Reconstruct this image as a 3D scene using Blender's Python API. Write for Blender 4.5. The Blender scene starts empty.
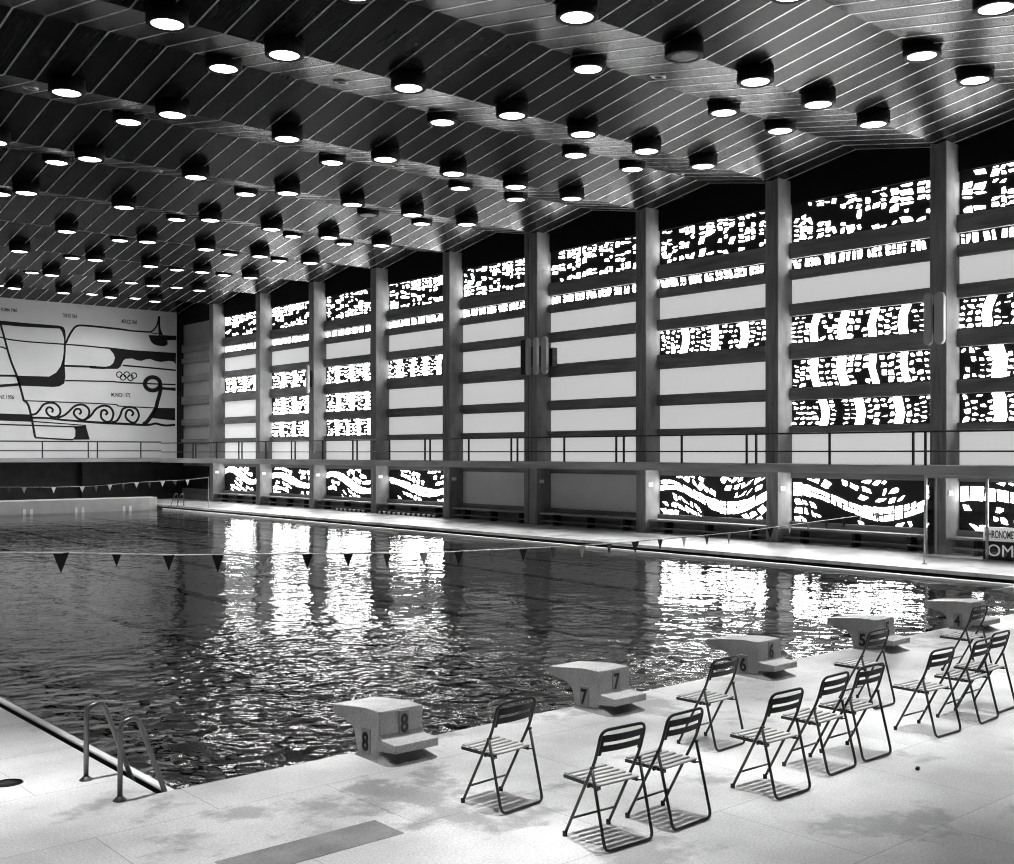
import bpy, bmesh, math, random
from mathutils import Vector, Matrix
scn = bpy.context.scene
C = scn.collection
PI = math.pi

# ------------------------------------------------------------------ camera, world, exposure
cam_data = bpy.data.cameras.new('camera')
cam = bpy.data.objects.new('camera', cam_data); C.objects.link(cam)
cam.location = (0, 0, 2.469)
cam.rotation_euler = (PI/2, 0, math.radians(48.9435 - 90))
cam_data.sensor_fit = 'HORIZONTAL'; cam_data.sensor_width = 36
cam_data.lens = 1109.0/1014*36
cam_data.shift_y = 20.6/1014
cam_data.clip_end = 300
scn.camera = cam
scn.view_settings.view_transform = 'Standard'
try: scn.view_settings.look = 'None'
except Exception: pass
scn.view_settings.gamma = 1
scn.view_settings.use_curve_mapping = False
scn.view_settings.exposure = 0.0
scn.cycles.filter_width = 1.1
world = bpy.data.worlds.new('world'); scn.world = world
world.use_nodes = True
world.node_tree.nodes['Background'].inputs[0].default_value = (1, 1, 1, 1)
world.node_tree.nodes['Background'].inputs[1].default_value = 0.02
LAMP_WATTS = 4400
LAMP_GLOW = 7
GLASS_GLOW = 15

# ------------------------------------------------------------------ helpers
def tag(o, label=None, cat=None, group=None, kind=None):
    if label: o['label'] = label
    if cat: o['category'] = cat
    if group: o['group'] = group
    if kind: o['kind'] = kind
    return o
def link_mesh(name, bm, mat, parent=None, smooth=False, mats=None):
    me = bpy.data.meshes.new(name)
    bm.normal_update()
    bm.to_mesh(me); bm.free()
    for m in (mats or [mat]): me.materials.append(m)
    if smooth:
        for p in me.polygons: p.use_smooth = True
    o = bpy.data.objects.new(name, me); C.objects.link(o)
    if parent: o.parent = parent
    return o
def empty(name, loc=(0, 0, 0), rz=0, parent=None):
    o = bpy.data.objects.new(name, None); C.objects.link(o)
    o.location = loc; o.rotation_euler = (0, 0, rz); o.empty_display_size = .1
    if parent: o.parent = parent
    return o
def copy_tree(o, parent=None):
    c = o.copy(); C.objects.link(c)
    if parent: c.parent = parent
    for ch in list(o.children): copy_tree(ch, c)
    return c
def box(bm, x0, x1, y0, y1, z0, z1, mi=0):
    vs = [bm.verts.new((x, y, z)) for x in (x0, x1) for y in (y0, y1) for z in (z0, z1)]
    fs = [(0,1,3,2), (4,6,7,5), (0,4,5,1), (2,3,7,6), (0,2,6,4), (1,5,7,3)]
    out = []
    for f in fs:
        fc = bm.faces.new([vs[i] for i in f]); fc.material_index = mi; out.append(fc)
    return vs
def bevel_all(bm, w, seg=2):
    bmesh.ops.bevel(bm, geom=list(bm.edges), offset=w, segments=seg, affect='EDGES', profile=.5)
def prism(bm, poly, axis, a, b, mi=0):
    """poly: list of 2D points; extruded along axis ('x','y','z') from a to b."""
    def P(p, t):
        if axis == 'x': return (t, p[0], p[1])
        if axis == 'y': return (p[0], t, p[1])
        return (p[0], p[1], t)
    A = [bm.verts.new(P(p, a)) for p in poly]; B = [bm.verts.new(P(p, b)) for p in poly]
    n = len(poly)
    fs = [bm.faces.new(A), bm.faces.new(B[::-1])]
    for i in range(n): fs.append(bm.faces.new((A[i], B[i], B[(i+1) % n], A[(i+1) % n])))
    for f in fs: f.material_index = mi
    return fs
def fixn(bm): bmesh.ops.recalc_face_normals(bm, faces=list(bm.faces))
def lathe(bm, prof, seg=32, c=(0, 0), close=False, mi=0):
    rings = []
    for r, z in prof:
        if r < 1e-6: rings.append([bm.verts.new((c[0], c[1], z))])
        else: rings.append([bm.verts.new((c[0]+r*math.cos(2*PI*i/seg), c[1]+r*math.sin(2*PI*i/seg), z)) for i in range(seg)])
    for A, B in zip(rings, rings[1:]):
        for i in range(seg):
            j = (i+1) % seg
            if len(A) == 1 and len(B) == 1: continue
            if len(A) == 1: f = bm.faces.new((A[0], B[i], B[j]))
            elif len(B) == 1: f = bm.faces.new((A[i], A[j], B[0]))
            else: f = bm.faces.new((A[i], A[j], B[j], B[i]))
            f.material_index = mi; f.smooth = True
def smooth_path(pts, rad, n=5):
    """round the inner corners of a 3D polyline"""
    out = [Vector(pts[0])]
    for i in range(1, len(pts)-1):
        p = Vector(pts[i]); a = Vector(pts[i-1])-p; b = Vector(pts[i+1])-p
        r = min(rad, a.length*.49, b.length*.49)
        A = p+a.normalized()*r; B = p+b.normalized()*r
        for k in range(n+1):
            t = k/n; out.append(A*(1-t)**2+p*2*t*(1-t)+B*t*t)
    out.append(Vector(pts[-1]))
    return out
def tube(bm, pts, r, seg=10, cap=True, closed=False):
    pts = [Vector(p) for p in pts]; n = len(pts)
    rings = []; up = None
    for i, p in enumerate(pts):
        if closed: t = (pts[(i+1) % n]-pts[i-1]).normalized()
        else: t = (pts[min(i+1, n-1)]-pts[max(i-1, 0)]).normalized()
        if up is None:
            up = t.orthogonal().normalized()
        up = (up-t*up.dot(t))
        if up.length < 1e-5: up = t.orthogonal()
        up.normalize(); s = t.cross(up)
        rr = r[i] if isinstance(r, (list, tuple)) else r
        rings.append([bm.verts.new(p+(up*math.cos(2*PI*k/seg)+s*math.sin(2*PI*k/seg))*rr) for k in range(seg)])
    m = n if closed else n-1
    for i in range(m):
        A, B = rings[i], rings[(i+1) % n]
        for k in range(seg):
            f = bm.faces.new((A[k], A[(k+1) % seg], B[(k+1) % seg], B[k])); f.smooth = True
    if cap and not closed:
        bm.faces.new(rings[0][::-1]); bm.faces.new(rings[-1])
def text_mesh(name, s, origin, xdir, ydir, height, mat, parent=None, width=None, depth=.004, bold=.0, local=True, align='LEFT'):
    cu = bpy.data.curves.new(name, 'FONT'); cu.body = s; cu.extrude = .01; cu.offset = bold
    t = bpy.data.objects.new(name, cu); C.objects.link(t)
    dg = bpy.context.evaluated_depsgraph_get()
    me = bpy.data.meshes.new_from_object(t.evaluated_get(dg))
    bpy.data.objects.remove(t); bpy.data.curves.remove(cu)
    xs = [v.co.x for v in me.vertices]; ys = [v.co.y for v in me.vertices]
    x0, x1, y0, y1 = min(xs), max(xs), min(ys), max(ys)
    sy = height/(y1-y0); sx = width/(x1-x0) if width else sy
    X = Vector(xdir); Y = Vector(ydir); Z = X.cross(Y); O = Vector(origin)
    off = (x0+x1)/2 if align == 'CENTER' else x0
    offy = (y0+y1)/2 if align == 'CENTER' else y0
    for v in me.vertices:
        c = v.co.copy()
        v.co = O+X*((c.x-off)*sx)+Y*((c.y-offy)*sy)+Z*((c.z+.01)/.02*depth)
    me.materials.clear(); me.materials.append(mat)
    o = bpy.data.objects.new(name, me); C.objects.link(o)
    if parent: o.parent = parent
    return o

# ------------------------------------------------------------------ materials (all neutral: a black and white photograph)
def g(v): return (v, v, v, 1)
def new_mat(name):
    m = bpy.data.materials.new(name); m.use_nodes = True
    nt = m.node_tree; b = nt.nodes['Principled BSDF']
    return m, nt, b
def nd(nt, t, **kw):
    n = nt.nodes.new(t)
    for k, v in kw.items():
        if k in n.inputs: n.inputs[k].default_value = v
        else: setattr(n, k, v)
    return n
def mat_plain(name, col, rough=.5, spec=.5, metal=0):
    m, nt, b = new_mat(name)
    b.inputs['Base Color'].default_value = g(col); b.inputs['Roughness'].default_value = rough
    b.inputs['Specular IOR Level'].default_value = spec; b.inputs['Metallic'].default_value = metal
    return m
def mat_noise(name, lo, hi, scale=4, rough=.6, spec=.4, stretch=(1, 1, 1), detail=6, speck=0, bump=0, stain=None):
    m, nt, b = new_mat(name)
    tc = nd(nt, 'ShaderNodeTexCoord'); mp = nd(nt, 'ShaderNodeMapping')
    mp.inputs['Scale'].default_value = stretch
    nt.links.new(tc.outputs['Object'], mp.inputs['Vector'])
    n = nd(nt, 'ShaderNodeTexNoise', Scale=scale, Detail=detail, Roughness=.6)
    nt.links.new(mp.outputs['Vector'], n.inputs['Vector'])
    r = nd(nt, 'ShaderNodeMapRange'); r.inputs[1].default_value = .3; r.inputs[2].default_value = .7
    r.inputs[3].default_value = lo; r.inputs[4].default_value = hi
    nt.links.new(n.outputs['Fac'], r.inputs[0]); val = r.outputs[0]
    if speck:
        n2 = nd(nt, 'ShaderNodeTexNoise', Scale=60, Detail=3, Roughness=.7)
        nt.links.new(tc.outputs['Object'], n2.inputs['Vector'])
        r2 = nd(nt, 'ShaderNodeMapRange'); r2.inputs[1].default_value = .3; r2.inputs[2].default_value = .7
        r2.inputs[3].default_value = 1-speck; r2.inputs[4].default_value = 1+speck
        nt.links.new(n2.outputs['Fac'], r2.inputs[0])
        mu = nd(nt, 'ShaderNodeMath', operation='MULTIPLY'); nt.links.new(val, mu.inputs[0]); nt.links.new(r2.outputs[0], mu.inputs[1]); val = mu.outputs[0]
    if stain:
        sc_, thr, dark = stain
        n3 = nd(nt, 'ShaderNodeTexNoise', Scale=sc_, Detail=5, Roughness=.65)
        nt.links.new(tc.outputs['Object'], n3.inputs['Vector'])
        r3 = nd(nt, 'ShaderNodeMapRange'); r3.inputs[1].default_value = thr; r3.inputs[2].default_value = thr+.06
        r3.inputs[3].default_value = 1; r3.inputs[4].default_value = dark
        nt.links.new(n3.outputs['Fac'], r3.inputs[0])
        mu = nd(nt, 'ShaderNodeMath', operation='MULTIPLY'); nt.links.new(val, mu.inputs[0]); nt.links.new(r3.outputs[0], mu.inputs[1]); val = mu.outputs[0]
    cc = nd(nt, 'ShaderNodeCombineColor')
    for i in range(3): nt.links.new(val, cc.inputs[i])
    nt.links.new(cc.outputs[0], b.inputs['Base Color'])
    b.inputs['Roughness'].default_value = rough; b.inputs['Specular IOR Level'].default_value = spec
    if bump:
        bp = nd(nt, 'ShaderNodeBump', Strength=bump, Distance=.02)
        nt.links.new(n.outputs['Fac'], bp.inputs['Height']); nt.links.new(bp.outputs[0], b.inputs['Normal'])
    return m
def mat_emit(name, s, col=.9):
    m, nt, b = new_mat(name)
    b.inputs['Base Color'].default_value = g(col); b.inputs['Roughness'].default_value = .3
    b.inputs['Emission Color'].default_value = (1, 1, 1, 1); b.inputs['Emission Strength'].default_value = s
    return m
M = {}
M['concrete'] = mat_noise('board marked concrete', .13, .30, 1.6, .75, .3, (1, 6, .5), speck=.12, bump=.2)
M['beam'] = mat_noise('beam concrete', .13, .25, 1.4, .8, .25, (1, .6, 5), speck=.12)
M['slab'] = mat_noise('gallery concrete', .22, .44, 1.2, .75, .3, (.4, .4, 3), speck=.1)
M['block'] = mat_noise('starting block concrete', .40, .52, 5, .7, .3, speck=.3, bump=.1)
M['footshade'] = mat_noise('shaded foot cement', .14, .28, 5, .6, .3, speck=.3)  # shade under the block's step put into the foot colour
M['panel'] = mat_noise('pale infill panel', .72, .80, .8, .6, .3, speck=.04)
M['glowpanel'] = mat_noise('pale panel with added glow', .76, .82, .8, .6, .3, speck=.03)
M['glowpanel'].node_tree.nodes['Principled BSDF'].inputs['Emission Color'].default_value = (1, 1, 1, 1)
M['glowpanel'].node_tree.nodes['Principled BSDF'].inputs['Emission Strength'].default_value = 0.45  # glow added to opaque wall panels to brighten them
M['plaster'] = mat_noise('mural wall plaster', .76, .84, .6, .8, .2, speck=.06)
M['dark'] = mat_plain('dark board', .02, .7, .2)
M['darkwall'] = mat_noise('dark wall', .010, .022, 2, .7, .3)
M['gable'] = mat_plain('shaded gable', .012, .85, .1)  # near black: the backlit gable's shade put into its colour
M['black'] = mat_plain('black enamel', .012, .35, .5)
M['rail'] = mat_plain('railing paint', .015, .45, .4)
M['paint'] = mat_plain('mural black paint', .015, .7, .2)
M['steel'] = mat_plain('tube steel', .16, .32, .5, .85)
M['chair'] = mat_plain('chair tube', .02, .30, .5, .15)
M['seat'] = mat_noise('seat slat', .34, .44, 6, .45, .4, (1, 6, 1))
M['back'] = mat_plain('shaded backrest', .010, .45, .25)  # shade of the unlit chair back put into the colour
M['rubber'] = mat_plain('rubber', .012, .7, .2)
M['bulk'] = mat_noise('bulkhead render', .42, .52, 2, .5, .4, speck=.08)
M['signglow'] = mat_emit('sign face with added glow', .30, .85)  # glow added to brighten the sign's header and letters
M['alu'] = mat_plain('aluminium', .55, .35, .5, .7)
M['white'] = mat_plain('white paint', .85, .5, .3)
M['grey'] = mat_plain('loudspeaker grey', .45, .5, .4)
M['strip'] = mat_plain('ceiling strip', .9, .32, .5, .75)
M['dimpanel'] = mat_noise('dimmed infill panel', .26, .32, .8, .6, .3, speck=.04)  # darker copy of the pale panel, corner bay's dimness put into the colour
M['lip'] = mat_noise('white glazed tile', .75, .85, 3, .25, .5)
M['matrix'] = mat_plain('window concrete matrix', .02, .8, .2)
M['glow'] = mat_emit('stained glass pieces', GLASS_GLOW)
M['lampglass'] = mat_emit('lamp glass', LAMP_GLOW)
M['lampoff'] = mat_noise('unlit lamp glass', .25, .4, 40, .4, .5)
M['can'] = mat_plain('lamp can', .008, .6, .2)
M['plateb'] = mat_plain('number plate', .32, .5, .4)
def mat_floor():
    m = mat_noise('deck stone', .40, .66, 1.1, .42, .45, speck=.28, bump=.05, detail=10, stain=(.7, .55, .55))
    nt = m.node_tree; b = nt.nodes['Principled BSDF']
    l = b.inputs['Base Color'].links[0]; src = l.from_socket
    tc = nd(nt, 'ShaderNodeTexCoord'); mp = nd(nt, 'ShaderNodeMapping'); mp.inputs['Location'].default_value = (-2.68, -7.1, 0)
    nt.links.new(tc.outputs['Object'], mp.inputs['Vector'])
    br = nd(nt, 'ShaderNodeTexBrick', Scale=1.0); br.offset = .5; br.squash = 1
    br.inputs['Brick Width'].default_value = 1.72; br.inputs['Row Height'].default_value = 1.15
    br.inputs['Mortar Size'].default_value = .004; br.inputs['Mortar Smooth'].default_value = .2
    br.inputs['Color1'].default_value = g(1.0); br.inputs['Color2'].default_value = g(.88); br.inputs['Mortar'].default_value = g(.5)
    nt.links.new(mp.outputs[0], br.inputs['Vector'])
    mx = nd(nt, 'ShaderNodeMix', data_type='RGBA', blend_type='MULTIPLY'); mx.inputs[0].default_value = 1
    nt.links.new(src, mx.inputs[6]); nt.links.new(br.outputs['Color'], mx.inputs[7]); nt.links.new(mx.outputs[2], b.inputs['Base Color'])
    return m
M['deck'] = mat_floor()
M['darkslab'] = mat_noise('dark stone slab', .14, .24, 4, .5, .4, speck=.25)
def mat_ceiling():
    m, nt, b = new_mat('varnished ceiling boards')
    tc = nd(nt, 'ShaderNodeTexCoord'); mp = nd(nt, 'ShaderNodeMapping'); mp.inputs['Scale'].default_value = (9, .7, 1)
    nt.links.new(tc.outputs['Object'], mp.inputs[0])
    n = nd(nt, 'ShaderNodeTexNoise', Scale=2.5, Detail=5, Roughness=.6); nt.links.new(mp.outputs[0], n.inputs['Vector'])
    br = nd(nt, 'ShaderNodeTexBrick', Scale=1.0); br.offset = .5
    br.inputs['Brick Width'].default_value = .578; br.inputs['Row Height'].default_value = .60
    br.inputs['Mortar Size'].default_value = .008
    br.inputs['Color1'].default_value = g(1); br.inputs['Color2'].default_value = g(.6); br.inputs['Mortar'].default_value = g(.25)
    nt.links.new(tc.outputs['Object'], br.inputs['Vector'])
    r = nd(nt, 'ShaderNodeMapRange'); r.inputs[1].default_value = .3; r.inputs[2].default_value = .7; r.inputs[3].default_value = .008; r.inputs[4].default_value = .022
    nt.links.new(n.outputs['Fac'], r.inputs[0])
    mx = nd(nt, 'ShaderNodeMix', data_type='RGBA', blend_type='MULTIPLY'); mx.inputs[0].default_value = 1
    nt.links.new(r.outputs[0], mx.inputs[6]); nt.links.new(br.outputs['Color'], mx.inputs[7])
    nt.links.new(mx.outputs[2], b.inputs['Base Color'])
    b.inputs['Roughness'].default_value = .27; b.inputs['Specular IOR Level'].default_value = .14
    return m
M['ceiling'] = mat_ceiling()
def mat_water():
    m = bpy.data.materials.new('pool water'); m.use_nodes = True; nt = m.node_tree
    for n in list(nt.nodes): nt.nodes.remove(n)
    out = nd(nt, 'ShaderNodeOutputMaterial')
    tc = nd(nt, 'ShaderNodeTexCoord')
    def wave(sc, st, detail, rough=.5, rot=0):
        mp = nd(nt, 'ShaderNodeMapping'); mp.inputs['Scale'].default_value = st; mp.inputs['Rotation'].default_value = (0, 0, rot)
        nt.links.new(tc.outputs['Object'], mp.inputs[0])
        n = nd(nt, 'ShaderNodeTexNoise', Scale=sc, Detail=detail, Roughness=rough); nt.links.new(mp.outputs[0], n.inputs['Vector'])
        return n.outputs['Fac']
    w1 = wave(1.3, (1, 1, 1), 2, .5, .4)
    w2 = wave(4.2, (1, 1, 1), 1.5, .5, 1.1)
    # livelier water by the ladder corner
    sp = nd(nt, 'ShaderNodeVectorMath', operation='DISTANCE'); sp.inputs[1].default_value = (5.0, 9.3, -.2)
    nt.links.new(tc.outputs['Object'], sp.inputs[0])
    fall = nd(nt, 'ShaderNodeMapRange'); fall.interpolation_type = 'SMOOTHSTEP'
    fall.inputs[1].default_value = 1.0; fall.inputs[2].default_value = 9.5; fall.inputs[3].default_value = 1; fall.inputs[4].default_value = 0
    nt.links.new(sp.outputs['Value'], fall.inputs[0])
    def mul(a, b):
        k = nd(nt, 'ShaderNodeMath', operation='MULTIPLY')
        nt.links.new(a, k.inputs[0])
        if isinstance(b, (int, float)): k.inputs[1].default_value = b
        else: nt.links.new(b, k.inputs[1])
        return k.outputs[0]
    def add(a, b):
        k = nd(nt, 'ShaderNodeMath', operation='ADD'); nt.links.new(a, k.inputs[0])
        if isinstance(b, (int, float)): k.inputs[1].default_value = b
        else: nt.links.new(b, k.inputs[1])
        return k.outputs[0]
    a1 = add(mul(fall.outputs[0], 0.22), 0.023)
    h = add(mul(mul(w1, a1), 1.0), mul(mul(w2, a1), .30))
    bp = nd(nt, 'ShaderNodeBump', Strength=1.0, Distance=1.0); nt.links.new(h, bp.inputs['Height'])
    fr = nd(nt, 'ShaderNodeFresnel', IOR=1.33); nt.links.new(bp.outputs[0], fr.inputs['Normal'])
    gl = nd(nt, 'ShaderNodeBsdfGlossy', Roughness=.02); nt.links.new(bp.outputs[0], gl.inputs['Normal'])
    rf = nd(nt, 'ShaderNodeBsdfRefraction', Roughness=.0, IOR=1.33); nt.links.new(bp.outputs[0], rf.inputs['Normal'])
    rf.inputs['Color'].default_value = g(.9)
    mx = nd(nt, 'ShaderNodeMixShader')
    nt.links.new(fr.outputs[0], mx.inputs[0]); nt.links.new(rf.outputs[0], mx.inputs[1]); nt.links.new(gl.outputs[0], mx.inputs[2])
    nt.links.new(mx.outputs[0], out.inputs['Surface'])
    return m
M['water'] = mat_water()
M['poolfloor'] = mat_noise('pool tiles', .24, .30, 1.5, .6, .3)
M['lane'] = mat_plain('lane line tiles', .015, .6, .3)
def mat_glass():
    m = bpy.data.materials.new('booth glass'); m.use_nodes = True; nt = m.node_tree
    for n in list(nt.nodes): nt.nodes.remove(n)
    out = nd(nt, 'ShaderNodeOutputMaterial'); fr = nd(nt, 'ShaderNodeFresnel', IOR=1.45)
    tr = nd(nt, 'ShaderNodeBsdfTransparent'); tr.inputs[0].default_value = g(.93); gl = nd(nt, 'ShaderNodeBsdfGlossy', Roughness=.03)
    mx = nd(nt, 'ShaderNodeMixShader'); nt.links.new(fr.outputs[0], mx.inputs[0]); nt.links.new(tr.outputs[0], mx.inputs[1]); nt.links.new(gl.outputs[0], mx.inputs[2])
    nt.links.new(mx.outputs[0], out.inputs[0])
    return m
M['glass'] = mat_glass()
# ------------------------------------------------------------------ the hall
W = 25.673; WB = 26.33                      # front of the columns, plane of the glass
COLY = {n: 52.141-4.846*n-(.105 if n >= 6 else 0) for n in range(-1, 12)}   # near edge of each column
CW = .43
XL, YN, YF = -3.0, -4.0, 56.9               # left wall, near wall, far wall
EDGE_L, EDGE_R, EDGE_N, EDGE_F = 3.36, 22.20, 7.72, 49.9
WATER = -.2
def struct(name, bm, m, parent=None, mats=None, fix=True):
    if fix: fixn(bm)
    o = link_mesh(name, bm, m, parent, mats=mats)
    if not parent: o['kind'] = 'structure'
    return o
# floor: four decks round the basin
bm = bmesh.new()
box(bm, XL, W+.9, YN, EDGE_N, -.08, 0)
box(bm, XL, EDGE_L, EDGE_N, YF, -.08, 0)
box(bm, EDGE_R, W+.9, EDGE_N, YF, -.08, 0)
box(bm, EDGE_L, EDGE_R, EDGE_F+1.6, YF, -.08, 0)
struct('floor', bm, M['deck'])
# raised bulkhead at the far end, rounded at its corner
bm = bmesh.new()
poly = [(3.36, 49.9), (20.9, 49.9), (21.4, 50.0), (21.8, 50.25), (22.05, 50.6), (22.1, 51.5), (3.36, 51.5)]
prism(bm, poly, 'z', -2.3, .36)
bulk = struct('ground_bulkhead', bm, M['bulk'])
bm = bmesh.new()
for X in (15.9, 18.13, 20.3):
    for dx in (-.15, .15): box(bm, X+dx-.06, X+dx+.06, 49.86, 49.9, -.45, .02)
struct('turn_marking', bm, M['white'], bulk)
# basin
bm = bmesh.new()
Z = -2.3
def quad(bm, *p): return bm.faces.new([bm.verts.new(q) for q in p])
quad(bm, (3.5, 7.7, Z), (22.15, 7.7, Z), (22.15, 49.95, Z), (3.5, 49.95, Z))
quad(bm, (3.52, 7.7, Z), (3.52, 49.95, Z), (3.52, 49.95, -.22), (3.52, 7.7, -.22))
quad(bm, (22.05, 7.7, Z), (22.05, 7.7, -.22), (22.05, 49.95, -.22), (22.05, 49.95, Z))
quad(bm, (3.5, 7.74, Z), (3.5, 7.74, -.08), (22.15, 7.74, -.08), (22.15, 7.74, Z))
basin = struct('floor_basin', bm, M['poolfloor'], fix=False)
bm = bmesh.new()
for k in range(8):
    X = 5.28+2.5*k
    if X > 21.9: break
    box(bm, X-.14, X+.14, 9.2, 48.2, Z, Z+.01)
struct('lane_marking', bm, M['lane'], basin)
# overflow lips and gutters on both long sides
bm = bmesh.new()
box(bm, 3.49, 3.56, 7.74, 49.9, -.065, -.035)
box(bm, 22.0, 22.10, 7.74, 49.9, -.32, -.14)
bevel_all(bm, .015)
struct('trim_1', bm, M['lip'])
bm = bmesh.new()
box(bm, 3.2, 3.5, 7.74, 49.9, -.34, -.30); box(bm, 3.495, 3.555, 7.74, 49.9, -.34, -.064); box(bm, 3.16, 3.2, 7.74, 49.9, -.34, -.08)
box(bm, 22.10, 22.5, 7.74, 49.9, -.34, -.30); box(bm, 22.45, 22.5, 7.74, 49.9, -.30, -.08)
struct('trim_2', bm, M['dark'])
bm = bmesh.new()
nx, ny = 1, 1
quad(bm, (3.5, 7.72, WATER), (22.06, 7.72, WATER), (22.06, 49.9, WATER), (3.5, 49.9, WATER))
water = struct('water', bm, M['water'], fix=False)
# dark stone slabs let into the deck
def deck_slab(x0, x1, y0, y1, nm):
    bm = bmesh.new(); box(bm, x0, x1, y0, y1, -.04, .003); struct(nm, bm, M['darkslab'])
deck_slab(3.06, 4.22, 5.86, 6.20, 'ground_slab')
# walls
bm = bmesh.new(); box(bm, XL-.2, XL, YN-.2, YF+.5, 0, 10.8); struct('wall_left', bm, M['beam'])
bm = bmesh.new(); box(bm, XL, WB+.4, YN-.2, YN, 0, 10.8); struct('wall_near', bm, M['beam'])
bm = bmesh.new(); box(bm, XL, 25.9, YF, YF+.3, 2.1, 10.8); struct('wall_far', bm, M['plaster'])
bm = bmesh.new(); box(bm, XL, WB+.4, YF+.02, YF+.3, 0, 2.1)
for X in (10.5, 15.6, 20.7): box(bm, X, X+.45, YF-.35, YF+.02, 0, 2.0)
struct('wall_far_base', bm, M['darkwall'])
# ceiling: folded boards, valleys on the columns
prof = []
for n in range(-1, 13):
    yv = 52.141-4.846*n+.13
    prof.append((yv, 9.99))
    prof.append((yv-2.423, 10.43))
prof = [(YF+.4, 10.02)]+prof
bm = bmesh.new()
top = []
for x in (XL-.1, WB+.35):
    top.append([bm.verts.new((x, y, z)) for y, z in prof])
for i in range(len(prof)-1):
    bm.faces.new((top[0][i], top[0][i+1], top[1][i+1], top[1][i]))
r = bmesh.ops.extrude_face_region(bm, geom=list(bm.faces))
for v in [e for e in r['geom'] if isinstance(e, bmesh.types.BMVert)]: v.co.z += .15
struct('ceiling', bm, M['ceiling'])
bm = bmesh.new()
k0 = -27
for k in range(k0, 24):
    X = 12.72+.578*k
    if X < XL+.1 or X > WB: continue
    for i in range(len(prof)-1):
        (ya, za), (yb, zb) = prof[i], prof[i+1]
        vs = [bm.verts.new((X+dx, y, z-dz)) for (y, z) in ((ya, za), (yb, zb)) for dx in (-.017, .017) for dz in (-.002, .008)]
        bm.faces.new((vs[1], vs[3], vs[7], vs[5])); bm.faces.new((vs[0], vs[1], vs[5], vs[4])); bm.faces.new((vs[3], vs[2], vs[6], vs[7]))
struct('trim_3', bm, M['strip'], fix=True)

# ------------------------------------------------------------------ window wall
ROWS = dict(top=(8.30, 9.38), strip=(7.56, 7.86), w1=(6.60, 7.28), m1=(5.50, 6.26), m2=(4.26, 5.06), m3=(3.20, 3.92), w2=(2.17, 3.02), low=(.56, 1.76))
BEAMS = [(7.86, 8.30), (7.28, 7.56), (6.26, 6.60), (5.06, 5.50), (3.92, 4.26), (3.02, 3.20)]
STAINED = {0: ('top', 'strip', 'm1', 'low'), 1: ('top', 'strip', 'm1', 'm2', 'm3', 'low'), 2: ('top', 'strip', 'm1', 'm2', 'm3', 'low'),
           3: ('top', 'strip', 'm1', 'low'), 4: ('top', 'strip'), 5: ('top', 'strip'), 6: ('top', 'strip', 'm1', 'low'),
           7: ('top', 'strip', 'm1', 'm2', 'm3', 'low'), 8: ('top', 'strip', 'm1', 'm2', 'm3', 'low'), -1: (), 9: (), 10: ()}
def bay_y(i): return COLY[i+1]+CW, COLY[i]      # near, far
bm = bmesh.new()
for i in STAINED:
    y0, y1 = bay_y(i)
    for z0, z1 in BEAMS: box(bm, WB-.12, WB+.16, y0-.02, y1+.02, z0, z1)
    box(bm, WB-.05, WB+.16, y0-.02, y1+.02, 1.76, 1.95)
    box(bm, WB-.10, WB+.16, y0-.02, y1+.02, 0, .56)
box(bm, WB+.16, WB+.4, YN, YF+.3, 0, 10.8)
struct('wall_right', bm, M['beam'])
bm = bmesh.new()
for i in STAINED:
    y0, y1 = bay_y(i); box(bm, WB-.06, WB+.16, y0-.02, y1+.02, 9.38, 10.6)
struct('wall_gable', bm, M['gable'])
pn = 0
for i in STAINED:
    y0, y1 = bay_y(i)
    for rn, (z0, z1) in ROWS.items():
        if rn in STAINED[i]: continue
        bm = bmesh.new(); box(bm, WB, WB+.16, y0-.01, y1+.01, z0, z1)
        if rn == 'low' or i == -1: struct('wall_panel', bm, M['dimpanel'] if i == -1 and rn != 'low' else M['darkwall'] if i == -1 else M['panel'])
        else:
            pn += 1; struct('window_%d' % (40+pn), bm, M['glowpanel'])  # opaque pale wall panel carrying the added glow
# columns
for n in range(-1, 12):
    y = COLY[n]; bm = bmesh.new()
    box(bm, W, WB+.2, y, y+CW, 2.1, 10.5)
    box(bm, W, WB+.2, y+.01, y+CW-.03, 0, 2.0)
    if n == 5:
        box(bm, W, WB+.2, y+CW+.03, y+CW+.24, 0, 10.3)
    bmesh.ops.bevel(bm, geom=[e for e in bm.edges if abs(e.verts[0].co.z-e.verts[1].co.z) > 1 and e.verts[0].co.x < W+.1], offset=.012, segments=1, affect='EDGES')
    c = struct('column', bm, M['concrete'] if n >= 0 else M['darkwall'])  # corner column coloured dark to stand for its shade
    bm = bmesh.new(); box(bm, W+.12, W+.32, y-.008, y+.0105, 1.42, 1.54); struct('plate', bm, M['white'], c)
# galleries
bm = bmesh.new(); box(bm, 24.47, WB-.02, YN, YF, 1.95, 2.17); box(bm, XL, 24.47, 55.75, YF, 2.0, 2.2)
struct('slab_gallery', bm, M['slab'])

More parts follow.
